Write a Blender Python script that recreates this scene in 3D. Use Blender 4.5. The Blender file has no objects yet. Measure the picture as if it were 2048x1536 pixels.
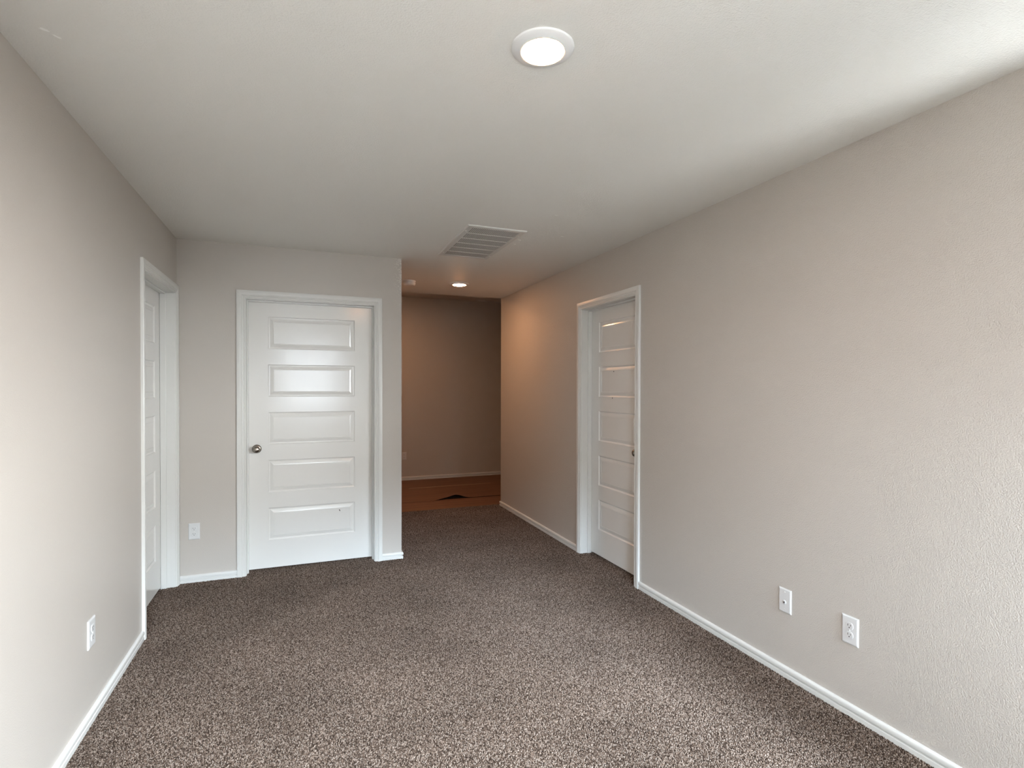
import bpy, bmesh, math, random
from math import cos, sin, pi, radians
from mathutils import Vector, Matrix

S = bpy.context.scene
COL = S.collection

# ------------------------------------------------------------------ camera
F_PX, CY_PX = 1063.92, 785.04          # focal length and principal row, frame 2048 x 1536
YAW, PITCH, ROLL = radians(21.4835), radians(-0.6024), radians(0.1294)
CAM_Z = 1.3989


def cam_axis(a, b, c):
    cr, sr = cos(-ROLL), sin(-ROLL)
    a, b = a * cr - b * sr, a * sr + b * cr
    x, yy, zz = a, c, -b
    cp, sp = cos(PITCH), sin(PITCH)
    y, z = yy * cp - zz * sp, yy * sp + zz * cp
    cw, sw = cos(YAW), sin(YAW)
    return Vector((x * cw + y * sw, -x * sw + y * cw, z))


cam_d = bpy.data.cameras.new('camera')
cam = bpy.data.objects.new('camera', cam_d)
COL.objects.link(cam)
vx, vy, vz = cam_axis(1, 0, 0), -cam_axis(0, 1, 0), -cam_axis(0, 0, 1)
cam.matrix_world = Matrix(((vx.x, vy.x, vz.x, 0), (vx.y, vy.y, vz.y, 0), (vx.z, vy.z, vz.z, CAM_Z), (0, 0, 0, 1)))
cam_d.sensor_width = 36
cam_d.lens = F_PX / 2048 * 36
cam_d.shift_y = (CY_PX - 768) / 2048
cam_d.clip_start = 0.02
S.camera = cam

# ------------------------------------------------------------------ light of the place
SKY = 85.0           # overcast sky seen through the windows behind the camera
LEFT_GROUND = 0.8
LEFT_SKY = 14.5       # sky opened on the left side to light the right wall
OPEN_SKY = 18.3
OPEN_GROUND = 0.7   # seen through the added window in the right wall
GLARE_PATCH = 4.3            # bright horizon patch added straight behind the camera for the door glare
HORIZON = 0.9        # dim horizon band added to keep daylight off the far wall
GROUND = 8.5         # sunlit ground outside
LAMP_NEAR = 58.0     # disc lights on the ceiling
LAMP_HALL = 82.0
LAMP_FAR = 112.0
LAMP_COL = (1.0, 0.50, 0.24)
S.view_settings.view_transform = 'Standard'
S.view_settings.look = 'None'
S.view_settings.gamma = 1.0
S.view_settings.use_curve_mapping = False
S.view_settings.exposure = 1.55
S.cycles.use_denoising = True
S.cycles.max_bounces = 16
S.cycles.diffuse_bounces = 10
S.cycles.caustics_reflective = False
S.cycles.caustics_refractive = False

W = bpy.data.worlds.new('sky')
S.world = W
W.use_nodes = True
wn, wl = W.node_tree.nodes, W.node_tree.links
wn.clear()
w_out = wn.new('ShaderNodeOutputWorld')
w_bg = wn.new('ShaderNodeBackground')
w_tc = wn.new('ShaderNodeTexCoord')
w_sep = wn.new('ShaderNodeSeparateXYZ')
w_map = wn.new('ShaderNodeMapRange')
w_map.inputs['From Min'].default_value = -1.0
w_map.inputs['From Max'].default_value = 1.0


def tone(v, c):
    return (v * c[0] / 20, v * c[1] / 20, v * c[2] / 20, 1)


def sky_ramp(stops):
    r = wn.new('ShaderNodeValToRGB')
    el = r.color_ramp.elements
    el[0].position, el[0].color = 0.0, tone(*stops[0][1:])
    el[1].position, el[1].color = 1.0, tone(*stops[-1][1:])
    for p_, v_, c_ in stops[1:-1]:
        el.new(p_).color = tone(v_, c_)
    wl.new(w_map.outputs['Result'], r.inputs[0])
    return r.outputs[0]


LEFT_C = (0.88, 0.97, 1.08)
GR_C, HO_C, SK_C, SIDE_C = (0.98, 0.985, 0.97), (0.90, 0.95, 1.04), (0.79, 0.935, 1.10), (0.95, 0.975, 1.0)
# behind the house: bright paving, then an added dim band, then overcast sky
behind = sky_ramp([(0, GROUND, GR_C), (0.37, GROUND, GR_C), (0.41, HORIZON, HO_C), (0.61, HORIZON, HO_C), (0.68, SKY, SK_C), (1, SKY, SK_C)])
glare_patch = sky_ramp([(0, GROUND, GR_C), (0.37, GROUND, GR_C), (0.41, GLARE_PATCH, HO_C), (0.61, GLARE_PATCH, HO_C), (0.68, SKY, SK_C), (1, SKY, SK_C)])
# right side: sky opened down to the horizon to light the back wall
open_side = sky_ramp([(0, OPEN_GROUND, GR_C), (0.46, OPEN_GROUND, GR_C), (0.50, OPEN_SKY, SIDE_C), (1, OPEN_SKY, SIDE_C)])
open_left = sky_ramp([(0, LEFT_GROUND, GR_C), (0.44, LEFT_GROUND, GR_C), (0.50, LEFT_SKY, LEFT_C), (1, LEFT_SKY, LEFT_C)])
w_left = wn.new('ShaderNodeMapRange')
w_left.inputs['From Min'].default_value = -0.30
w_left.inputs['From Max'].default_value = -0.45
w_mix3 = wn.new('ShaderNodeMix')
w_mix3.data_type = 'RGBA'
w_side = wn.new('ShaderNodeMapRange')
w_side.inputs['From Min'].default_value = 0.22
w_side.inputs['From Max'].default_value = 0.42
w_mix = wn.new('ShaderNodeMix')
w_mix.data_type = 'RGBA'
w_bg.inputs['Strength'].default_value = 20.0
wl.new(w_tc.outputs['Generated'], w_sep.inputs[0])
wl.new(w_sep.outputs['Z'], w_map.inputs['Value'])
wl.new(w_sep.outputs['X'], w_side.inputs['Value'])
wl.new(w_side.outputs['Result'], w_mix.inputs[0])
w_off = wn.new('ShaderNodeMath')
w_off.operation = 'SUBTRACT'
w_off.inputs[1].default_value = 0.012
wl.new(w_sep.outputs['X'], w_off.inputs[0])
w_abs = wn.new('ShaderNodeMath')
w_abs.operation = 'ABSOLUTE'
wl.new(w_off.outputs[0], w_abs.inputs[0])
w_glare = wn.new('ShaderNodeMapRange')
w_glare.inputs['From Min'].default_value = 0.10
w_glare.inputs['From Max'].default_value = 0.06
wl.new(w_abs.outputs[0], w_glare.inputs['Value'])
w_mix2 = wn.new('ShaderNodeMix')
w_mix2.data_type = 'RGBA'
wl.new(w_glare.outputs['Result'], w_mix2.inputs[0])
wl.new(behind, w_mix2.inputs[6])
wl.new(glare_patch, w_mix2.inputs[7])
wl.new(w_sep.outputs['X'], w_left.inputs['Value'])
wl.new(w_left.outputs['Result'], w_mix3.inputs[0])
wl.new(w_mix2.outputs[2], w_mix3.inputs[6])
wl.new(open_left, w_mix3.inputs[7])
wl.new(w_mix3.outputs[2], w_mix.inputs[6])
wl.new(open_side, w_mix.inputs[7])
wl.new(w_mix.outputs[2], w_bg.inputs['Color'])
wl.new(w_bg.outputs[0], w_out.inputs[0])

# ------------------------------------------------------------------ dimensions (metres)
XL, XR = -0.8263, 2.1788       # left and right wall faces
YB, XC = 4.3642, 0.7504        # wall with the middle door, its free corner
YE, YF = 5.894, 7.986          # end of the low ceiling, far wall
YN = -1.45                     # wall behind the camera
H, H2 = 2.44, 2.743            # low and far ceilings
T = 0.115                      # wall thickness
ZB = -0.013                    # sub-floor under the carpet pile
WINDOWS = [(-0.40, 0.66, 0.92), (1.50, 2.00, 1.45)]      # behind the camera (x range, sill height); second added to light right wall
FILL_WIN = (-1.10, 0.70)       # added unseen in the right wall to light left and back walls (y range)
WZ0, WZ1 = 0.92, 2.20



def portal(size, z0, loc, rot):   # only guides the sampling of the sky through a window
    ld = bpy.data.lights.new('window_portal', 'AREA')
    ld.shape = 'RECTANGLE'
    ld.size, ld.size_y = size, WZ1 - z0
    ld.cycles.is_portal = True
    lo = bpy.data.objects.new('window_portal', ld)
    COL.objects.link(lo)
    lo.location = loc
    lo.rotation_euler = rot


for a, b, z0 in WINDOWS:
    portal(b - a, z0, ((a + b) / 2, YN - T - 0.03, (z0 + WZ1) / 2), (radians(90), 0, 0))
portal(FILL_WIN[1] - FILL_WIN[0], WZ0, (XR + T + 0.04, sum(FILL_WIN) / 2, (WZ0 + WZ1) / 2), (radians(90), 0, radians(90)))


# ------------------------------------------------------------------ materials
def mat(name, color, rough=0.5, metal=0.0, spec=0.5, bump=None):
    m = bpy.data.materials.new(name)
    m.use_nodes = True
    n, l = m.node_tree.nodes, m.node_tree.links
    b = n['Principled BSDF']
    b.inputs['Base Color'].default_value = (*color, 1)
    b.inputs['Roughness'].default_value = rough
    b.inputs['Metallic'].default_value = metal
    b.inputs['Specular IOR Level'].default_value = spec
    if bump:
        scale, detail, dist, strength = bump
        tc = n.new('ShaderNodeTexCoord')
        no = n.new('ShaderNodeTexNoise')
        no.inputs['Scale'].default_value = scale
        no.inputs['Detail'].default_value = detail
        no.inputs['Roughness'].default_value = 0.45
        bp = n.new('ShaderNodeBump')
        bp.inputs['Distance'].default_value = dist
        bp.inputs['Strength'].default_value = strength
        l.new(tc.outputs['Object'], no.inputs['Vector'])
        l.new(no.outputs['Fac'], bp.inputs['Height'])
        l.new(bp.outputs[0], b.inputs['Normal'])
    return m


WALL_C = (0.522, 0.488, 0.450)
CEIL_C = (0.80, 0.79, 0.758)
M_WALL = mat('greige_wall_paint', WALL_C, 0.42, spec=0.4, bump=(225, 2.0, 0.004, 0.62))
M_CEIL = mat('ceiling_paint', CEIL_C, 0.6, spec=0.3, bump=(190, 2.0, 0.004, 0.45))
M_TRIM = mat('white_trim_paint', (0.68, 0.68, 0.66), 0.30, spec=0.5)
M_DOOR = mat('white_door_paint', (0.74, 0.735, 0.715), 0.16, spec=0.65, bump=(90, 2.0, 0.0006, 0.10))
M_PLASTIC = mat('white_plastic', (0.66, 0.665, 0.67), 0.28)
M_SLOT = mat('black_slot', (0.012, 0.011, 0.010), 0.6)
M_NICKEL = mat('satin_nickel', (0.36, 0.325, 0.285), 0.22, metal=1.0)
M_SCREW = mat('painted_screw', (0.70, 0.70, 0.68), 0.3)
M_VENT = mat('white_enamel', (0.66, 0.655, 0.635), 0.35)
M_DUCT = mat('dark_duct', (0.03, 0.03, 0.03), 0.8)
M_SUB = mat('carpet_backing', (0.055, 0.047, 0.042), 0.95, spec=0.1)
M_MARK = mat('dark_scuff', (0.05, 0.045, 0.04), 0.7)
M_FLECK = mat('white_scuff', (0.95, 0.95, 0.93), 0.7)
M_VINYL = mat('window_vinyl', (0.8, 0.8, 0.8), 0.35)

# back wall: touched-up drywall flecks near the free corner
M_SMOOTH = M_WALL.copy()      # finer, flatter texture on the walls beside and facing the window light
M_SMOOTH.name = 'greige_wall_paint_smooth'
M_SMOOTH.node_tree.nodes['Bump'].inputs['Strength'].default_value = 0.15
M_BACK = M_SMOOTH.copy()
M_BACK.name = 'greige_wall_paint_flecked'
n, l = M_BACK.node_tree.nodes, M_BACK.node_tree.links
b = n['Principled BSDF']
tc = n.new('ShaderNodeTexCoord')
sp = n.new('ShaderNodeSeparateXYZ')
l.new(tc.outputs['Object'], sp.inputs[0])


def mrange(src, a, b_, c, d):
    r = n.new('ShaderNodeMapRange')
    r.inputs['From Min'].default_value, r.inputs['From Max'].default_value = a, b_
    r.inputs['To Min'].default_value, r.inputs['To Max'].default_value = c, d
    l.new(src, r.inputs['Value'])
    return r.outputs['Result']


def mth(op, a, b_):
    r = n.new('ShaderNodeMath')
    r.operation = op
    for i, v in enumerate((a, b_)):
        if isinstance(v, (int, float)):
            r.inputs[i].default_value = v
        else:
            l.new(v, r.inputs[i])
    return r.outputs[0]


mx = mrange(sp.outputs['X'], 0.63, 0.74, 0, 1)
mz = mrange(sp.outputs['Z'], 1.85, 2.25, 0, 1)
area = mth('MULTIPLY', mx, mz)
no = n.new('ShaderNodeTexNoise')
no.inputs['Scale'].default_value = 120
no.inputs['Detail'].default_value = 2
l.new(tc.outputs['Object'], no.inputs['Vector'])
thr = mth('SUBTRACT', 0.74, mth('MULTIPLY', area, 0.22))
fle = mrange(mth('SUBTRACT', no.outputs['Fac'], thr), 0.0, 0.04, 0, 0.85)
mixc = n.new('ShaderNodeMix')
mixc.data_type = 'RGBA'
mixc.inputs[6].default_value = (*WALL_C, 1)
mixc.inputs[7].default_value = (0.72, 0.69, 0.64, 1)
l.new(mth('MULTIPLY', fle, area), mixc.inputs[0])
l.new(mixc.outputs[2], b.inputs['Base Color'])

# carpet yarn: colour per tuft, slow drift of the pile over the room
M_CARPET = bpy.data.materials.new('flecked_carpet_yarn')
M_CARPET.use_nodes = True
n, l = M_CARPET.node_tree.nodes, M_CARPET.node_tree.links
b = n['Principled BSDF']
b.inputs['Roughness'].default_value = 0.95
b.inputs['Specular IOR Level'].default_value = 0.1
at = n.new('ShaderNodeVertexColor')
at.layer_name = 'Col'
ge = n.new('ShaderNodeNewGeometry')
no = n.new('ShaderNodeTexNoise')
no.inputs['Scale'].default_value = 2.2
no.inputs['Detail'].default_value = 3
l.new(ge.outputs['Position'], no.inputs['Vector'])
hs = n.new('ShaderNodeHueSaturation')
l.new(at.outputs['Color'], hs.inputs['Color'])
l.new(mrange(no.outputs['Fac'], 0.3, 0.7, 0.86, 1.14), hs.inputs['Value'])
l.new(hs.outputs[0], b.inputs['Base Color'])

# brown floor-protection paper
M_PAPER = bpy.data.materials.new('brown_builder_paper')
M_PAPER.use_nodes = True
n, l = M_PAPER.node_tree.nodes, M_PAPER.node_tree.links
b = n['Principled BSDF']
b.inputs['Roughness'].default_value = 0.55
tc = n.new('ShaderNodeTexCoord')
mp = n.new('ShaderNodeMapping')
mp.inputs['Scale'].default_value = (0.6, 9, 1)
no = n.new('ShaderNodeTexNoise')
no.inputs['Scale'].default_value = 2.0
no.inputs['Detail'].default_value = 5
l.new(tc.outputs['Object'], mp.inputs[0])
l.new(mp.outputs[0], no.inputs['Vector'])
rp = n.new('ShaderNodeValToRGB')
rp.color_ramp.elements[0].position, rp.color_ramp.elements[1].position = 0.3, 0.75
rp.color_ramp.elements[0].color = (0.13, 0.055, 0.027, 1)
rp.color_ramp.elements[1].color = (0.21, 0.105, 0.050, 1)
l.new(no.outputs['Fac'], rp.inputs[0])
l.new(rp.outputs[0], b.inputs['Base Color'])
M_TAPE = mat('tan_tape', (0.40, 0.27, 0.16), 0.4)
M_PLANK = mat('plank_floor', (0.12, 0.075, 0.05), 0.4)

# window glass: thin pane that lets daylight straight through with a faint reflection
M_GLASS = bpy.data.materials.new('window_glass')
M_GLASS.use_nodes = True
n, l = M_GLASS.node_tree.nodes, M_GLASS.node_tree.links
n.clear()
o_ = n.new('ShaderNodeOutputMaterial')
mi = n.new('ShaderNodeMixShader')
tr = n.new('ShaderNodeBsdfTransparent')
gl = n.new('ShaderNodeBsdfGlossy')
gl.inputs['Roughness'].default_value = 0.02
mi.inputs[0].default_value = 0.08
tr.inputs['Color'].default_value = (0.95, 0.97, 0.97, 1)
l.new(tr.outputs[0], mi.inputs[1])
l.new(gl.outputs[0], mi.inputs[2])
l.new(mi.outputs[0], o_.inputs[0])

# lit lenses of the ceiling lights
def lens_mat(strength):
    m = M_TRIM.copy()
    m.name = 'lit_lens'
    b = m.node_tree.nodes['Principled BSDF']
    b.inputs['Emission Color'].default_value = (*LAMP_COL, 1)
    b.inputs['Emission Strength'].default_value = strength
    return m


# ------------------------------------------------------------------ helpers
def obj(name, bm, m, parent=None, smooth=None):
    bmesh.ops.recalc_face_normals(bm, faces=bm.faces)
    me = bpy.data.meshes.new(name)
    bm.to_mesh(me)
    bm.free()
    me.materials.append(m)
    if smooth is not None:
        me.shade_smooth()
        me.set_sharp_from_angle(angle=radians(smooth))
    o = bpy.data.objects.new(name, me)
    COL.objects.link(o)
    o.parent = parent
    return o


def tag(o, label, cat, group=None, kind=None):
    o['label'] = label
    o['category'] = cat
    if group:
        o['group'] = group
    if kind:
        o['kind'] = kind
    return o


def empty(name, loc, rz=0.0):
    o = bpy.data.objects.new(name, None)
    o.empty_display_size = 0.05
    COL.objects.link(o)
    o.location = loc
    o.rotation_euler = (0, 0, rz)
    return o


def add_box(bm, x0, y0, z0, x1, y1, z1, bevel=0.0, mtx=None):
    v = [bm.verts.new((x, y, z)) for x in (x0, x1) for y in (y0, y1) for z in (z0, z1)]
    fs = [(0, 1, 3, 2), (4, 6, 7, 5), (0, 4, 5, 1), (2, 3, 7, 6), (0, 2, 6, 4), (1, 5, 7, 3)]
    fc = [bm.faces.new([v[i] for i in f]) for f in fs]
    if bevel:
        ed = list({e for f in fc for e in f.edges})
        r = bmesh.ops.bevel(bm, geom=ed, offset=bevel, segments=2, profile=0.5, affect='EDGES')
        v = list({q for f in r['faces'] for q in f.verts} | {q for q in v if q.is_valid})
    if mtx is not None:
        bmesh.ops.transform(bm, matrix=mtx, verts=[q for q in v if q.is_valid])


def box(*a, **k):
    bm = bmesh.new()
    add_box(bm, *a, **k)
    return bm


def prism(pts, axis, a, b_):
    """outline pts (2-D) extruded along axis: 'x' pts are (y,z), 'y' pts are (x,z)"""
    bm = bmesh.new()
    put = {'x': lambda p, t: (t, p[0], p[1]), 'y': lambda p, t: (p[0], t, p[1]), 'z': lambda p, t: (p[0], p[1], t)}[axis]
    v0 = [bm.verts.new(put(p, a)) for p in pts]
    v1 = [bm.verts.new(put(p, b_)) for p in pts]
    bm.faces.new(v0)
    bm.faces.new(v1[::-1])
    for i in range(len(pts)):
        j = (i + 1) % len(pts)
        bm.faces.new((v0[i], v0[j], v1[j], v1[i]))
    return bm


def lathe(bm, prof, seg=48, mtx=None):
    """profile of (r, z) about the z axis"""
    vs = []
    rings = []
    for r, z in prof:
        if r < 1e-6:
            q = [bm.verts.new((0, 0, z))]
        else:
            q = [bm.verts.new((r * cos(2 * pi * i / seg), r * sin(2 * pi * i / seg), z)) for i in range(seg)]
        rings.append(q)
        vs += q
    for a, c in zip(rings, rings[1:]):
        for i in range(seg):
            j = (i + 1) % seg
            if len(a) == 1 and len(c) == 1:
                continue
            if len(a) == 1:
                bm.faces.new((a[0], c[i], c[j]))
            elif len(c) == 1:
                bm.faces.new((a[i], a[j], c[0]))
            else:
                bm.faces.new((a[i], a[j], c[j], c[i]))
    if mtx is not None:
        bmesh.ops.transform(bm, matrix=mtx, verts=vs)


# lathe axis (+z) turned to face the room (-y) in a wall-mounted thing
FACE = Matrix.Rotation(radians(90), 4, 'X')


def struct(name, bm, m, label, cat, smooth=None):
    return tag(obj(name, bm, m, None, smooth), label, cat, kind='structure')


# ------------------------------------------------------------------ shell
def wall_outline(a, b_, top, hole=None, ztop=None):
    z0 = ZB
    if hole is None:
        return [(a, z0), (b_, z0), (b_, top), (a, top)]
    return [(a, z0), (hole[0], z0), (hole[0], ztop), (hole[1], ztop), (hole[1], z0), (b_, z0), (b_, top), (a, top)]


# door openings between jamb backs (jamb 18 mm thick)
JT = 0.018
OPEN_TOP = 2.044
MID = (-0.388, 0.533)
RIGHT = (3.167, 3.940)
LEFT = (3.524, 4.299)


def rough(o):
    return (o[0] - JT, o[1] + JT)


XO0, XO1 = -2.6, 5.2
struct('floor', prism([(XO0, YN - T), (XR + T + 0.01, YN - T), (XR + T + 0.01, 1.2), (XO1, 1.2), (XO1, YF + T), (XO0, YF + T)], 'z', ZB - 0.12, ZB), M_SUB, 'floor slab running under the carpet and the hall', 'floor')
struct('ceiling', prism([(XO0, YN - T), (XR + T + 0.01, YN - T), (XR + T + 0.01, 1.2), (XO1, 1.2), (XO1, YE), (XO0, YE)], 'z', H, H2 + 0.1), M_CEIL, 'textured pale ceiling over the carpeted room', 'ceiling')
struct('ceiling_far', box(XO0, YE, H2, XO1, YF + T, H2 + 0.1), M_CEIL, 'higher ceiling beyond the end of the hall', 'ceiling')
struct('wall_left', prism(wall_outline(YN, YB + T, H + 0.004, rough(LEFT), OPEN_TOP + JT), 'x', XL - T - 0.01, XL), M_SMOOTH,
       'greige wall along the left of the room', 'wall')
bm = prism(wall_outline(FILL_WIN[1], YE, H + 0.004, rough(RIGHT), OPEN_TOP + JT), 'x', XR, XR + T + 0.01)
add_box(bm, XR, YN, ZB, XR + T + 0.01, FILL_WIN[0], H + 0.004)
add_box(bm, XR, FILL_WIN[0], ZB, XR + T + 0.01, FILL_WIN[1], WZ0)
add_box(bm, XR, FILL_WIN[0], WZ1, XR + T + 0.01, FILL_WIN[1], H + 0.004)
struct('wall_right', bm, M_WALL,
       'greige textured wall along the right of the room', 'wall')
struct('wall_back', prism(wall_outline(XL - 0.002, XC, H + 0.004, rough(MID), OPEN_TOP + JT), 'y', YB, YB + T + 0.01), M_BACK,
       'greige wall facing the camera with white door in it', 'wall')
struct('wall_hall', box(XC - T, YB + T + 0.01, ZB, XC, YE, H + 0.004), M_WALL, 'left wall of the short hall behind the free corner', 'wall')
struct('wall_closet', box(XO0, YE - T, ZB, XC - T, YE, H2), M_WALL, 'wall closing the closet behind the middle door', 'wall')
struct('wall_far', box(XO0, YF, ZB, XO1, YF + T, H2 + 0.004), M_WALL, 'dim greige wall at the far end of the hall', 'wall')
struct('wall_outer_side', box(XR + T + 0.01, 1.2 - T, ZB, XO1, 1.2, H + 0.004), M_WALL, 'outer wall beyond the right wall', 'wall')
struct('wall_outer_left', box(XO0 - T, YN - T, ZB, XO0, YF + T, H2 + 0.1), M_WALL, 'outer wall beyond the left door', 'wall')
struct('wall_outer_right', box(XO1, 1.2, ZB, XO1 + T, YF + T, H2 + 0.1), M_WALL, 'outer wall beyond the right door', 'wall')
bm = bmesh.new()
xs = [XO0]
for a, c, z0 in WINDOWS:
    xs += [a, c]
xs.append(XR + T + 0.01)
for i in range(0, len(xs), 2):
    add_box(bm, xs[i], YN - T, ZB, xs[i + 1], YN, H + 0.004)
for a, c, z0 in WINDOWS:
    add_box(bm, a, YN - T, ZB, c, YN, z0)
    add_box(bm, a, YN - T, WZ1, c, YN, H + 0.004)
struct('wall_near', bm, M_WALL, 'greige wall with two windows behind the camera', 'wall')

# vinyl single-hung windows
def window(name, loc, rz, width, z0, label):
    w = tag(empty(name, loc, rz), label, 'window', kind='structure')
    hw, hh = width / 2, WZ1 - z0
    bm = bmesh.new()
    for q in ((-hw, 0, -hw + 0.045, hh), (hw - 0.045, 0, hw, hh), (-hw + 0.045, 0, hw - 0.045, 0.045),
              (-hw + 0.045, hh - 0.045, hw - 0.045, hh), (-hw + 0.045, hh / 2 - 0.02, hw - 0.045, hh / 2 + 0.02)):
        add_box(bm, q[0], 0.01, q[1], q[2], 0.06, q[3])
    obj('window_frame', bm, M_VINYL, w)
    obj('pane', box(-hw + 0.04, 0.03, 0.04, hw - 0.04, 0.036, hh - 0.04), M_GLASS, w)
    if z0 < 1:
        obj('window_sill', box(-hw - 0.03, 0.06, -0.02, hw + 0.03, T + 0.03, 0.0), M_TRIM, w)


for i, (a, c, z0) in enumerate(WINDOWS):
    window('window_%d' % (i + 1), ((a + c) / 2, YN - T, z0), 0, c - a, z0,
           ['white vinyl window behind the camera, facing the middle door', 'small high white window added behind the camera to light the right wall'][i])
window('window_3', (XR + T + 0.01, sum(FILL_WIN) / 2, WZ0), radians(90), FILL_WIN[1] - FILL_WIN[0], WZ0, 'wide unseen window added in the right wall to light the left and back walls')

# ------------------------------------------------------------------ baseboards
BB = [(0.0, -0.013), (0.0115, -0.013), (0.0115, 0.0160), (0.0100, 0.0172), (0.0020, 0.0182), (0.0012, 0.0258), (0.0110, 0.0264), (0.0128, 0.0282),
      (0.0132, 0.0360), (0.0126, 0.0430), (0.0100, 0.0475), (0.0050, 0.0495), (0.0, 0.050)]


def baseboard(name, p0, p1, nrm, label, m0=0.0, m1=0.0):
    """profile swept from p0 to p1 (on the wall face); nrm points into the room; m = +1 outside mitre, -1 inside mitre"""
    p0, p1, nn = Vector((*p0, 0)), Vector((*p1, 0)), Vector((*nrm, 0))
    d = (p1 - p0).normalized()
    bm = bmesh.new()
    a = [bm.verts.new(p0 + nn * t - d * (t * m0) + Vector((0, 0, z))) for t, z in BB]
    c = [bm.verts.new(p1 + nn * t + d * (t * m1) + Vector((0, 0, z))) for t, z in BB]
    for i in range(len(BB)):
        j = (i + 1) % len(BB)
        bm.faces.new((a[i], a[j], c[j], c[i]))
    bm.faces.new(a)
    bm.faces.new(c[::-1])
    return struct(name, bm, M_TRIM, label, 'baseboard', 40)


CW = 0.062       # casing width plus reveal
baseboard('baseboard_left', (XL, YN), (XL, LEFT[0] - CW), (1, 0), 'white baseboard along the left wall up to the left door', -1, 0)
baseboard('baseboard_back', (XL, YB), (MID[0] - CW, YB), (0, -1), 'short white baseboard below the outlet, left of the middle door')
baseboard('baseboard_back', (MID[1] + CW, YB), (XC, YB), (0, -1), 'tiny white baseboard between the middle door and the free corner', 0, 1)
baseboard('baseboard_hall', (XC, YB), (XC, YE), (1, 0), 'white baseboard on the hall side of the free corner', 1, 0)
baseboard('baseboard_right', (XR, YN), (XR, RIGHT[0] - CW), (-1, 0), 'long white baseboard along the near right wall', -1, 0)
baseboard('baseboard_right', (XR, RIGHT[1] + CW), (XR, YE), (-1, 0), 'white baseboard from the right door to the hall corner', 0, 1)
baseboard('baseboard_end', (XR, YE), (XR + T + 0.01, YE), (0, 1), 'white baseboard wrapping the end of the right wall', 1, 0)
baseboard('baseboard_far', (XO0, YF), (XO1, YF), (0, -1), 'dim white baseboard along the far hall wall')
baseboard('baseboard_near', (XL, YN), (XR, YN), (0, 1), 'white baseboard below the windows behind the camera', -1, -1)

# ------------------------------------------------------------------ doors
# casing profile: u from inner edge outward, t out of the wall
CAS = [(0.0, 0.0), (0.0, 0.0075), (0.003, 0.0095), (0.007, 0.0095), (0.0085, 0.0080), (0.0115, 0.0080), (0.0135, 0.0105), (0.0185, 0.0125),
       (0.0205, 0.0115), (0.0225, 0.0115), (0.0260, 0.0150), (0.0330, 0.0165), (0.0400, 0.0168), (0.0520, 0.0160), (0.0560, 0.0150), (0.057, 0.013), (0.057, 0.0)]
LEAF_BOT, LEAF_TOP = 0.012, 2.042
PANELS = [(1.684, 1.930), (1.320, 1.566), (0.956, 1.202), (0.589, 0.835), (0.224, 0.470)]
PPROF = [(0.0, 0.0), (0.002, 0.0030), (0.005, 0.0062), (0.009, 0.0078), (0.013, 0.0080), (0.017, 0.0066), (0.030, 0.0028), (0.037, 0.0016), (0.0395, 0.0012),
         (0.0405, 0.0030), (0.0415, 0.0022)]


def casing(hw, top, m, parent):
    r = 0.005
    bm = bmesh.new()
    st = []
    for k in range(4):
        row = []
        for u, t in CAS:
            x = (hw + r + u) * (-1 if k < 2 else 1)
            z = ZB if k in (0, 3) else top + r + u
            row.append(bm.verts.new((x, -t, z)))
        st.append(row)
    for a, c in zip(st, st[1:]):
        for i in range(len(CAS) - 1):
            bm.faces.new((a[i], a[i + 1], c[i + 1], c[i]))
    return obj('casing', bm, m, parent, 25)


def jamb(hw, top, recess, m, parent):
    bm = bmesh.new()
    d = T + 0.01
    add_box(bm, -hw - JT, -0.001, ZB, -hw, d, top + JT, 0.0012)
    add_box(bm, hw, -0.001, ZB, hw + JT, d, top + JT, 0.0012)
    add_box(bm, -hw, -0.001, top, hw, d, top + JT, 0.0012)
    a = recess - 0.036
    s = 0.010
    add_box(bm, -hw, a, ZB, -hw + s, recess - 0.001, top, 0.0015)
    add_box(bm, hw - s, a, ZB, hw, recess - 0.001, top, 0.0015)
    add_box(bm, -hw + s, a, top - s, hw - s, recess - 0.001, top, 0.0015)
    return obj('door_frame', bm, m, parent)


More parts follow.
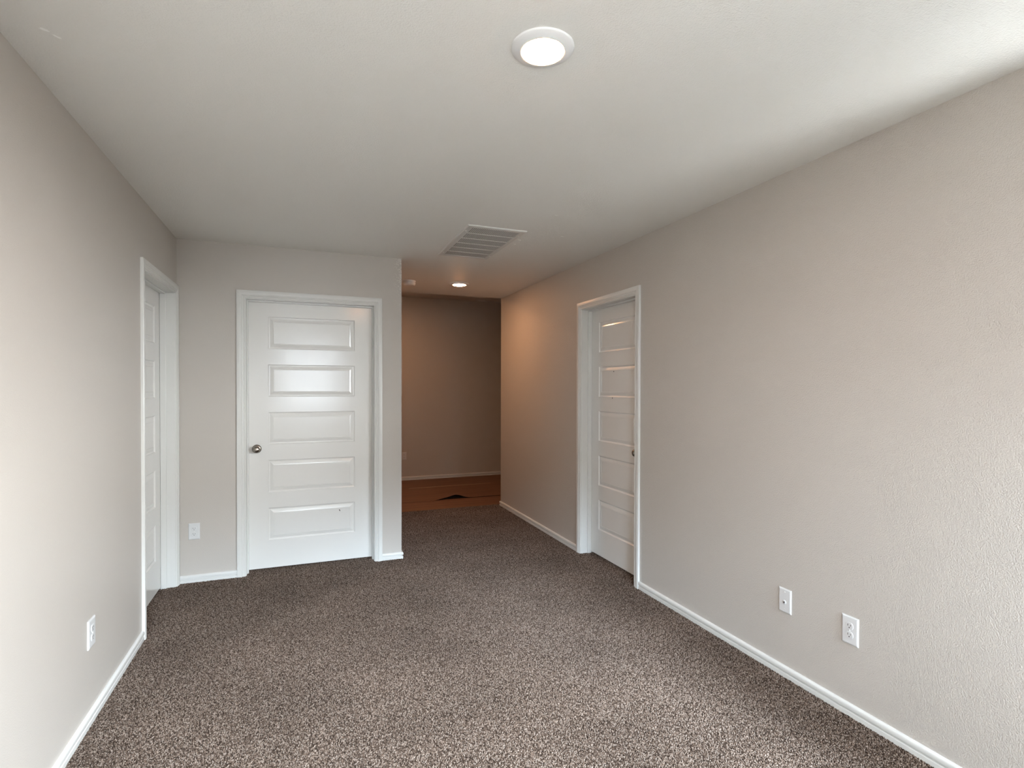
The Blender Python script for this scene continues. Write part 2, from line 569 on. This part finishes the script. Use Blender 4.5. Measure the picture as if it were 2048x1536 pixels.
def leaf(hw, recess, stile, parent):
    g = 0.003
    x0, x1 = -hw + g, hw - g
    z0, z1 = LEAF_BOT, LEAF_TOP - 0.002
    th = 0.035
    bm = bmesh.new()
    pa, pb = x0 + stile, x1 - stile

    def quad(a, c, e, f, y=recess):
        bm.faces.new([bm.verts.new(p) for p in ((a, y, c), (e, y, c), (e, y, f), (a, y, f))])
    edges_z = [z0]
    for lo, hi in reversed(PANELS):
        edges_z += [lo, hi]
    edges_z.append(z1)
    for i in range(len(edges_z) - 1):
        quad(x0, edges_z[i], pa, edges_z[i + 1])
        quad(pb, edges_z[i], x1, edges_z[i + 1])
        if i % 2 == 0:
            quad(pa, edges_z[i], pb, edges_z[i + 1])
    for lo, hi in PANELS:
        prev = None
        for off, dep in PPROF:
            y = recess + dep
            ring = [bm.verts.new(p) for p in ((pa + off, y, lo + off), (pb - off, y, lo + off), (pb - off, y, hi - off), (pa + off, y, hi - off))]
            if prev:
                for i in range(4):
                    j = (i + 1) % 4
                    bm.faces.new((prev[i], prev[j], ring[j], ring[i]))
            prev = ring
        bm.faces.new(prev)
    # edges and back
    yb = recess + th
    f = [(x0, z0), (x1, z0), (x1, z1), (x0, z1)]
    for i in range(4):
        a, c = f[i], f[(i + 1) % 4]
        bm.faces.new([bm.verts.new(p) for p in ((a[0], recess, a[1]), (c[0], recess, c[1]), (c[0], yb, c[1]), (a[0], yb, a[1]))])
    bm.faces.new([bm.verts.new((p[0], yb, p[1])) for p in f])
    bmesh.ops.remove_doubles(bm, verts=bm.verts, dist=1e-5)
    return obj('door_leaf', bm, M_DOOR, parent)


def knob(lf, x, z, recess):
    bm = bmesh.new()
    lathe(bm, [(0.0, 0.0), (0.033, 0.0), (0.033, 0.003), (0.030, 0.0075), (0.022, 0.0100), (0.014, 0.0105), (0.0, 0.0105)], 40, FACE)
    r = obj('rosette', bm, M_NICKEL, lf, 40)
    r.location = (x, recess, z)
    bm = bmesh.new()
    pr = [(0.0, 0.010), (0.0125, 0.010), (0.0115, 0.018), (0.0120, 0.026), (0.0165, 0.031), (0.0225, 0.036), (0.0268, 0.043), (0.0275, 0.049),
          (0.0262, 0.055), (0.0225, 0.0605), (0.0165, 0.0645), (0.0085, 0.0668), (0.0, 0.0675)]
    lathe(bm, pr, 40, FACE)
    k = obj('knob', bm, M_NICKEL, lf, 60)
    k.location = (x, recess, z)


def door(name, loc, rz, width, recess, stile, knob_x, label):
    hw = width / 2
    e = tag(empty(name, loc, rz), label, 'door', kind='structure')
    casing(hw, OPEN_TOP, M_TRIM, e)
    jamb(hw, OPEN_TOP, recess, M_TRIM, e)
    lf = leaf(hw, recess, stile, e)
    knob(lf, knob_x, 0.925, recess)
    return e, lf


def scuff(parent, x, z, recess, rx, rz_, ang, m=None, name='scuff_mark', seed=1):
    rnd = random.Random(seed)
    bm = bmesh.new()
    pts = []
    for i in range(10):
        t = 2 * pi * i / 10
        k = 0.7 + 0.5 * rnd.random()
        px, pz = rx * k * cos(t), rz_ * k * sin(t)
        pts.append((x + px * cos(ang) - pz * sin(ang), z + px * sin(ang) + pz * cos(ang)))
    f0 = [bm.verts.new((p[0], recess - 0.0005, p[1])) for p in pts]
    f1 = [bm.verts.new((p[0], recess + 0.0035, p[1])) for p in pts]
    bm.faces.new(f0)
    for i in range(10):
        j = (i + 1) % 10
        bm.faces.new((f0[i], f0[j], f1[j], f1[i]))
    bm.faces.new(f1[::-1])
    o = obj(name, bm, m or M_MARK, parent)
    o['label'] = 'small dark scuff'
    return o


mid_c = (MID[0] + MID[1]) / 2
d1, lf = door('door_1', (mid_c, YB, 0), 0, MID[1] - MID[0], 0.088, 0.140, -0.324 - mid_c,
              'white five-panel door with nickel knob facing the camera')
scuff(lf, 0.268 * 1.02 - mid_c, 0.410, 0.088 + 0.0022, 0.003, 0.010, 0.45, seed=2)
d2, lf = door('door_2', (XR, (RIGHT[0] + RIGHT[1]) / 2, 0), radians(-90), RIGHT[1] - RIGHT[0], 0.093, 0.120, 0.3865 - 0.065,
              'white five-panel door in the right wall, knob half hidden')
yc = (RIGHT[0] + RIGHT[1]) / 2
scuff(lf, yc - 3.604 * 0.998, 1.523, 0.093 + 0.002, 0.006, 0.006, 0, seed=3, name='screw_hole')
scuff(lf, yc - 3.617 * 0.998, 1.314, 0.093, 0.005, 0.007, 0, seed=4, name='screw_hole')
d3, lf = door('door_3', (XL, (LEFT[0] + LEFT[1]) / 2, 0), radians(90), LEFT[1] - LEFT[0], 0.088, 0.130, -0.3875 + 0.065,
              'white five-panel door in the left wall, seen edge-on by the corner')

# ------------------------------------------------------------------ wall plates


def plate_bm(w, h, t=0.006):
    bm = bmesh.new()
    prev = None
    for off, y in ((0.0, 0.0), (0.0, -0.0022), (0.0012, -0.0042), (0.0050, -t), (0.0075, -t - 0.0003)):
        a, c = w / 2 - off, h / 2 - off
        ring = [bm.verts.new(p) for p in ((-a, y, -c), (a, y, -c), (a, y, c), (-a, y, c))]
        if prev:
            for i in range(4):
                j = (i + 1) % 4
                bm.faces.new((prev[i], prev[j], ring[j], ring[i]))
        else:
            bm.faces.new(ring[::-1])
        prev = ring
    bm.faces.new(prev)
    return bm


def slot_bm(parts):
    bm = bmesh.new()
    for kind, x, z, a, c in parts:
        if kind == 'box':
            add_box(bm, x - a / 2, -0.0088, z - c / 2, x + a / 2, -0.0060, z + c / 2)
        else:
            lathe(bm, [(0, 0.006), (a, 0.006), (a, 0.0088), (0, 0.0088)], 14, Matrix.Translation((x, 0, z)) @ FACE)
    return bm


def outlet(loc, rz, label, w=0.072, h=0.116):
    e = tag(empty('electrical_outlet', loc, rz), label, 'outlet', group='duplex wall outlets')
    obj('cover_plate', plate_bm(w, h), M_PLASTIC, e)
    for s in (1, -1):
        bm = bmesh.new()
        R = 0.0172
        pts = []
        for i in range(40):
            t = 2 * pi * i / 40
            x, z = R * cos(t), R * sin(t)
            pts.append((x, max(-0.0142, min(0.0142, z))))
        rings = []
        for k, y in ((1.0, -0.004), (1.0, -0.0074), (0.95, -0.0084)):
            rings.append([bm.verts.new((p[0] * k, y, p[1] * k)) for p in pts])
        for a, c in zip(rings, rings[1:]):
            for i in range(40):
                j = (i + 1) % 40
                bm.faces.new((a[i], a[j], c[j], c[i]))
        bm.faces.new(rings[-1])
        bm.faces.new(rings[0][::-1])
        rc = obj('receptacle', bm, M_PLASTIC, e)
        rc.location = (0, 0, s * 0.0195)
        obj('slots', slot_bm([('box', -0.0063, 0.0035, 0.0021, 0.0088), ('box', 0.0063, 0.0035, 0.0019, 0.0072), ('cyl', 0, -0.0066, 0.0024, 0)]), M_SLOT, rc)
    bm = bmesh.new()
    lathe(bm, [(0, 0.005), (0.0036, 0.005), (0.0036, 0.0078), (0.0026, 0.0086), (0, 0.0088)], 16, FACE)
    obj('screw', bm, M_SCREW, e, 40)
    return e


outlet((-0.7235, YB, 0.361), 0, 'white duplex outlet low on the wall left of the middle door')
outlet((XR, 1.576, 0.362), radians(-90), 'white duplex outlet low on the right wall, nearest the camera', 0.074, 0.121)
outlet((XL, 2.704, 0.368), radians(90), 'white duplex outlet on the left wall near the left door, seen edge-on', 0.078, 0.119)
outlet((1.410, YF, 0.361), 0, 'dim outlet on the far hall wall, half hidden by the free corner')

j = tag(empty('jack_plate', (XR, 1.9055, 0.366), radians(-90)), 'white wall plate with one small jack, left of the right-wall outlet', 'jack plate')
obj('cover_plate', plate_bm(0.070, 0.116), M_PLASTIC, j)
bm = bmesh.new()
lathe(bm, [(0.0, 0.004), (0.0095, 0.004), (0.0095, 0.0085), (0.008, 0.0095), (0.0, 0.0095)], 28, Matrix.Translation((0, 0, -0.007)) @ FACE)
jk = obj('jack', bm, M_PLASTIC, j, 40)
obj('jack_opening', box(-0.0032, -0.0103, -0.0102, 0.0032, -0.0080, -0.0040), M_SLOT, jk)
for s in (1, -1):
    bm = bmesh.new()
    lathe(bm, [(0, 0.005), (0.0034, 0.005), (0.0034, 0.0074), (0.0024, 0.0080), (0, 0.0081)], 16, Matrix.Translation((0, 0, s * 0.0415)) @ FACE)
    obj('screw', bm, M_SCREW, j, 40)

# ------------------------------------------------------------------ ceiling fittings


def ceiling_light(loc, label, strength):
    e = tag(empty('ceiling_light', loc), label, 'ceiling light', group='round disc ceiling lights')
    bm = bmesh.new()
    lathe(bm, [(0.0, 0.002), (0.0965, 0.002), (0.0965, -0.003), (0.094, -0.0055), (0.083, -0.0092), (0.0735, -0.0125), (0.0690, -0.0138), (0.0662, -0.0132), (0.0655, -0.010), (0.0, -0.010)], 72)
    obj('trim_ring', bm, M_VINYL, e, 50)
    bm = bmesh.new()
    lathe(bm, [(0.0, -0.010), (0.0653, -0.010), (0.0653, -0.0118), (0.060, -0.0142), (0.045, -0.0180), (0.025, -0.0205), (0.0, -0.0213)], 72)
    obj('lens', bm, lens_mat(strength), e, 60)
    return e


ceiling_light((0.688, 1.497, H), 'lit round disc light on the ceiling nearest the camera', LAMP_NEAR)
ceiling_light((1.475, 5.21, H), 'small lit disc light on the ceiling at the end of the hall', LAMP_HALL)
ceiling_light((0.92, 6.80, H2), 'disc light in the far space, hidden left of the hall', LAMP_FAR)

# smoke detector
e = tag(empty('smoke_detector', (0.978, 5.25, H)), 'white smoke detector on the hall ceiling beside the free corner', 'smoke detector')
bm = bmesh.new()
lathe(bm, [(0.0, 0.001), (0.062, 0.001), (0.062, -0.012), (0.0605, -0.015), (0.056, -0.015), (0.0, -0.015)], 56)
obj('base', bm, M_PLASTIC, e, 40)
bm = bmesh.new()
lathe(bm, [(0.0, -0.015), (0.0545, -0.015), (0.0545, -0.018), (0.0600, -0.019), (0.0595, -0.030), (0.0560, -0.040), (0.0500, -0.0455), (0.0400, -0.0475), (0.0, -0.048)], 56)
obj('cover', bm, M_PLASTIC, e, 40)
bm = bmesh.new()
lathe(bm, [(0.0, -0.047), (0.008, -0.047), (0.008, -0.0495), (0.006, -0.0500), (0.0, -0.0500)], 20, Matrix.Translation((0.018, -0.01, 0)))
obj('test_button', bm, M_PLASTIC, e, 40)

# return-air grille
VX0, VX1, VY0, VY1 = 0.988, 1.398, 3.281, 4.110
e = tag(empty('ceiling_vent', ((VX0 + VX1) / 2, (VY0 + VY1) / 2, H)), 'white return-air grille with six louver rows on the ceiling', 'vent')
hx, hy = (VX1 - VX0) / 2, (VY1 - VY0) / 2
ix, iy = hx - 0.036, hy - 0.036
bm = bmesh.new()
prev = None
for ox, oy, z in ((hx, hy, 0.001), (hx, hy, -0.003), (hx - 0.007, hy - 0.007, -0.0085), (ix, iy, -0.0090), (ix, iy, -0.002), (ix + 0.01, iy + 0.01, 0.001)):
    ring = [bm.verts.new(p) for p in ((-ox, -oy, z), (ox, -oy, z), (ox, oy, z), (-ox, oy, z))]
    if prev:
        for i in range(4):
            jx = (i + 1) % 4
            bm.faces.new((prev[i], prev[jx], ring[jx], ring[i]))
    prev = ring
NR = 6
pitch = 2 * iy / NR
for k in range(1, NR):
    y = -iy + pitch * k
    add_box(bm, -ix, y - 0.0065, -0.0090, ix, y + 0.0065, -0.0065)
obj('frame', bm, M_VENT, e)
obj('duct', box(-ix - 0.002, -iy - 0.002, -0.0008, ix + 0.002, iy + 0.002, -0.0002), M_DUCT, e)['label'] = 'dark duct opening behind the louvers'
NF = 27
for k in range(NR):
    bm = bmesh.new()
    y0, y1 = -iy + pitch * k + 0.006, -iy + pitch * (k + 1) - 0.006
    for i in range(NF):
        x = -ix + 2 * ix * (i + 0.5) / NF
        mt = Matrix.Translation((x, 0, -0.0066)) @ Matrix.Rotation(radians(28), 4, 'Y')
        add_box(bm, -0.0032, y0, -0.0004, 0.0032, y1, 0.0004, mtx=mt)
    obj('louver_row', bm, M_VENT, e)
for sx, sy in ((-1, -1), (1, -1), (-1, 1), (1, 1)):
    bm = bmesh.new()
    lathe(bm, [(0, -0.0075), (0.005, -0.0075), (0.0045, -0.0105), (0.002, -0.0118), (0, -0.0120)], 16, Matrix.Translation((sx * (hx - 0.018), sy * (hy - 0.115), 0)))
    obj('screw', bm, M_FLECK, e, 40)

# paint scuffs on the ceiling
rnd = random.Random(5)
ceil = bpy.data.objects['ceiling']
for x, y, a, w_, h_ in ((-0.701, 1.958, 0.45, 0.012, 0.0045), (-0.679, 1.985, 0.55, 0.012, 0.0045), (1.436, 2.917, 0.1, 0.011, 0.004), (1.671, 3.308, 0.1, 0.014, 0.004),
                        (1.430, 3.50, 0.2, 0.014, 0.005), (1.436, 3.615, 0.2, 0.012, 0.005)):
    bm = bmesh.new()
    pts = []
    for i in range(12):
        t = 2 * pi * i / 12
        k = 0.55 + 0.8 * rnd.random()
        px, py = w_ * k * cos(t), h_ * k * sin(t)
        pts.append((x + px * cos(a) - py * sin(a), y + px * sin(a) + py * cos(a)))
    f0 = [bm.verts.new((*p, H - 0.0006)) for p in pts]
    f1 = [bm.verts.new((*p, H + 0.0006)) for p in pts]
    bm.faces.new(f0)
    bm.faces.new(f1[::-1])
    for i in range(12):
        jx = (i + 1) % 12
        bm.faces.new((f0[i], f0[jx], f1[jx], f1[i]))
    o = obj('paint_scuff', bm, M_FLECK, ceil)
    o['label'] = 'small white scuff on the ceiling paint'

# ------------------------------------------------------------------ floor beyond the carpet
YC = YE + 0.062      # carpet edge
struct('floor_far', box(XO0, YC, ZB - 0.001, XO1, YF, ZB + 0.006), M_PLANK, 'hard floor under brown paper beyond the carpet', 'floor')


def paper(name, x0, x1, y0, y1, label, hump=None, z=-0.0058):
    nx, ny = 120, 24
    bm = bmesh.new()
    rnd = random.Random(len(label))
    ph = [rnd.random() * 6 for _ in range(4)]

    def zz(x, y):
        v = (y - y0) / (y1 - y0)
        h = 0.0006 * (1 + sin(3.1 * x + ph[0]) * sin(4 * y + ph[1]))
        if hump:
            for hx_, hw_, hh_, sk in hump:
                d = (x - hx_) / hw_
                h += hh_ * math.exp(-d * d) * max(0.0, 1 - v * sk) ** 2
        return h

    def edge(x):
        return 0.012 * sin(1.7 * x + ph[2]) + 0.006 * sin(5 * x + ph[3]) if hump else 0.0
    top = []
    for i in range(nx + 1):
        x = x0 + (x1 - x0) * i / nx
        row = []
        for k in range(ny + 1):
            y = y0 + (y1 - y0) * (k / ny) ** 1.5
            row.append((x, y + edge(x) * (1 - k / ny), z + zz(x, y)))
        top.append(row)
    va = [[bm.verts.new(p) for p in r] for r in top]
    vb = [[bm.verts.new((p[0], p[1], p[2] - 0.0012)) for p in r] for r in top]
    for i in range(nx):
        for k in range(ny):
            bm.faces.new((va[i][k], va[i + 1][k], va[i + 1][k + 1], va[i][k + 1]))
            bm.faces.new((vb[i][k], vb[i][k + 1], vb[i + 1][k + 1], vb[i + 1][k]))
    for i in range(nx):
        for k in (0, ny):
            bm.faces.new((va[i][k], vb[i][k], vb[i + 1][k], va[i + 1][k]))
    for k in range(ny):
        for i in (0, nx):
            bm.faces.new((va[i][k], va[i][k + 1], vb[i][k + 1], vb[i][k]))
    return tag(obj(name, bm, M_PAPER, None, 40), label, 'floor paper', group='brown papers covering the far floor')


paper('protective_paper', -0.4, 4.2, YC + 0.004, 6.46, 'narrow brown floor paper next to the carpet edge')
sheet = paper('protective_paper', -0.4, 4.2, 6.45, YF - 0.016, 'wide brown floor paper with a lifted edge, reaching the far wall',
              hump=[(1.78, 0.115, 0.052, 3.6), (1.62, 0.07, 0.012, 4.0), (2.20, 0.28, 0.006, 5.0)], z=-0.0032)
obj('tape', box(1.36, 7.305, -0.0045, 2.55, 7.322, -0.0008), M_TAPE, sheet)['label'] = 'thin tan tape strip'

# ------------------------------------------------------------------ carpet
PS = 0.30
NT = 82
rnd = random.Random(11)
verts, faces, cols = [], [], []
PAL = [((0.038, 0.0248, 0.0178), 0.26), ((0.086, 0.058, 0.043), 0.22), ((0.150, 0.107, 0.083), 0.29), ((0.250, 0.196, 0.162), 0.23)]


def pick():
    t = rnd.random()
    for c, w_ in PAL:
        t -= w_
        if t <= 0:
            break
    k = 0.8 + 0.4 * rnd.random()
    return (c[0] * k, c[1] * k, c[2] * k)


SEG = 5
for i in range(NT):
    for k in range(NT):
        s = PS / NT
        x = -PS / 2 + (i + 0.5 + (rnd.random() - 0.5) * 0.8) * s
        y = -PS / 2 + (k + 0.5 + (rnd.random() - 0.5) * 0.8) * s
        hgt = 0.0120 * (0.78 + 0.32 * rnd.random())
        lx, ly = (rnd.random() - 0.5) * 0.006, (rnd.random() - 0.5) * 0.006
        c = pick()
        base = len(verts)
        tw = rnd.random() * 6.28
        for fz, fr in ((0.0, 0.0016), (0.45, 0.0020), (0.80, 0.0021)):
            for a in range(SEG):
                t = tw + fz * 1.2 + 2 * pi * a / SEG
                r = fr * (0.8 + 0.4 * rnd.random())
                verts.append((x + lx * fz * fz + r * cos(t), y + ly * fz * fz + r * sin(t), hgt * fz))
                cols.append(c)
        verts.append((x + lx, y + ly, hgt))
        cols.append(c)
        for q in range(2):
            for a in range(SEG):
                a2 = (a + 1) % SEG
                faces.append((base + q * SEG + a, base + q * SEG + a2, base + (q + 1) * SEG + a2, base + (q + 1) * SEG + a))
        for a in range(SEG):
            faces.append((base + 2 * SEG + a, base + 2 * SEG + (a + 1) % SEG, base + 3 * SEG))
me = bpy.data.meshes.new('carpet')
me.from_pydata(verts, [], faces)
me.shade_smooth()
ca = me.color_attributes.new('Col', 'FLOAT_COLOR', 'POINT')
flat = []
for c in cols:
    flat += [c[0], c[1], c[2], 1.0]
ca.data.foreach_set('color', flat)
me.materials.append(M_CARPET)
carpet = bpy.data.objects.new('carpet', me)
COL.objects.link(carpet)
carpet.location = (0, 0, ZB)
tag(carpet, 'flecked brown and beige carpet pile covering the room floor', 'carpet', kind='stuff')

# rectangles of pile: (x0, x1, y0, y1); the patch is laid over each of them
RECTS = [(XL, XR, YN, YB), (XC, XR, YB, YC), (MID[0], MID[1], YB, YB + PS), (XR, XR + PS, RIGHT[0], RIGHT[1]), (XL - PS, XL, LEFT[0], LEFT[1])]
ng = bpy.data.node_groups.new('lay_pile', 'GeometryNodeTree')
ng.interface.new_socket('Geometry', in_out='INPUT', socket_type='NodeSocketGeometry')
ng.interface.new_socket('Geometry', in_out='OUTPUT', socket_type='NodeSocketGeometry')
gi, go = ng.nodes.new('NodeGroupInput'), ng.nodes.new('NodeGroupOutput')
jn = ng.nodes.new('GeometryNodeJoinGeometry')
for idx, (x0, x1, y0, y1) in enumerate(RECTS):
    w_, h_ = x1 - x0, y1 - y0
    nx, ny = max(1, math.ceil(w_ / PS - 0.02)), max(1, math.ceil(h_ / PS - 0.02))
    sx, sy = w_ / nx, h_ / ny
    if nx > 1 and ny > 1:
        g = ng.nodes.new('GeometryNodeMeshGrid')
        g.inputs['Size X'].default_value, g.inputs['Size Y'].default_value = w_ - sx, h_ - sy
        g.inputs['Vertices X'].default_value, g.inputs['Vertices Y'].default_value = nx, ny
        off = ((x0 + x1) / 2, (y0 + y1) / 2, 0)
    else:
        g = ng.nodes.new('GeometryNodeMeshLine')
        g.inputs['Count'].default_value = max(nx, ny)
        g.inputs['Offset'].default_value = (sx if nx > 1 else 0, sy if ny > 1 else 0, 0)
        off = (x0 + sx / 2, y0 + sy / 2, 0)
    tf = ng.nodes.new('GeometryNodeTransform')
    tf.inputs['Translation'].default_value = off
    ng.links.new(g.outputs[0], tf.inputs['Geometry'])
    ip = ng.nodes.new('GeometryNodeInstanceOnPoints')
    ng.links.new(tf.outputs[0], ip.inputs['Points'])
    ng.links.new(gi.outputs[0], ip.inputs['Instance'])
    sc = max(sx, sy) / PS
    ip.inputs['Scale'].default_value = (sc, sc, 1)
    rv = ng.nodes.new('FunctionNodeRandomValue')
    rv.data_type = 'INT'
    mn, mxs = [s_ for s_ in rv.inputs if s_.type == 'INT' and s_.name in ('Min', 'Max')]
    mn.default_value, mxs.default_value = 0, 3
    rv.inputs['Seed'].default_value = idx + 3
    mm = ng.nodes.new('ShaderNodeMath')
    mm.operation = 'MULTIPLY'
    mm.inputs[1].default_value = pi / 2
    ng.links.new([s_ for s_ in rv.outputs if s_.type == 'INT'][0], mm.inputs[0])
    cx = ng.nodes.new('ShaderNodeCombineXYZ')
    ng.links.new(mm.outputs[0], cx.inputs['Z'])
    ng.links.new(cx.outputs[0], ip.inputs['Rotation'])
    ng.links.new(ip.outputs[0], jn.inputs[0])
ng.links.new(jn.outputs[0], go.inputs[0])
md = carpet.modifiers.new('lay_pile', 'NODES')
md.node_group = ng
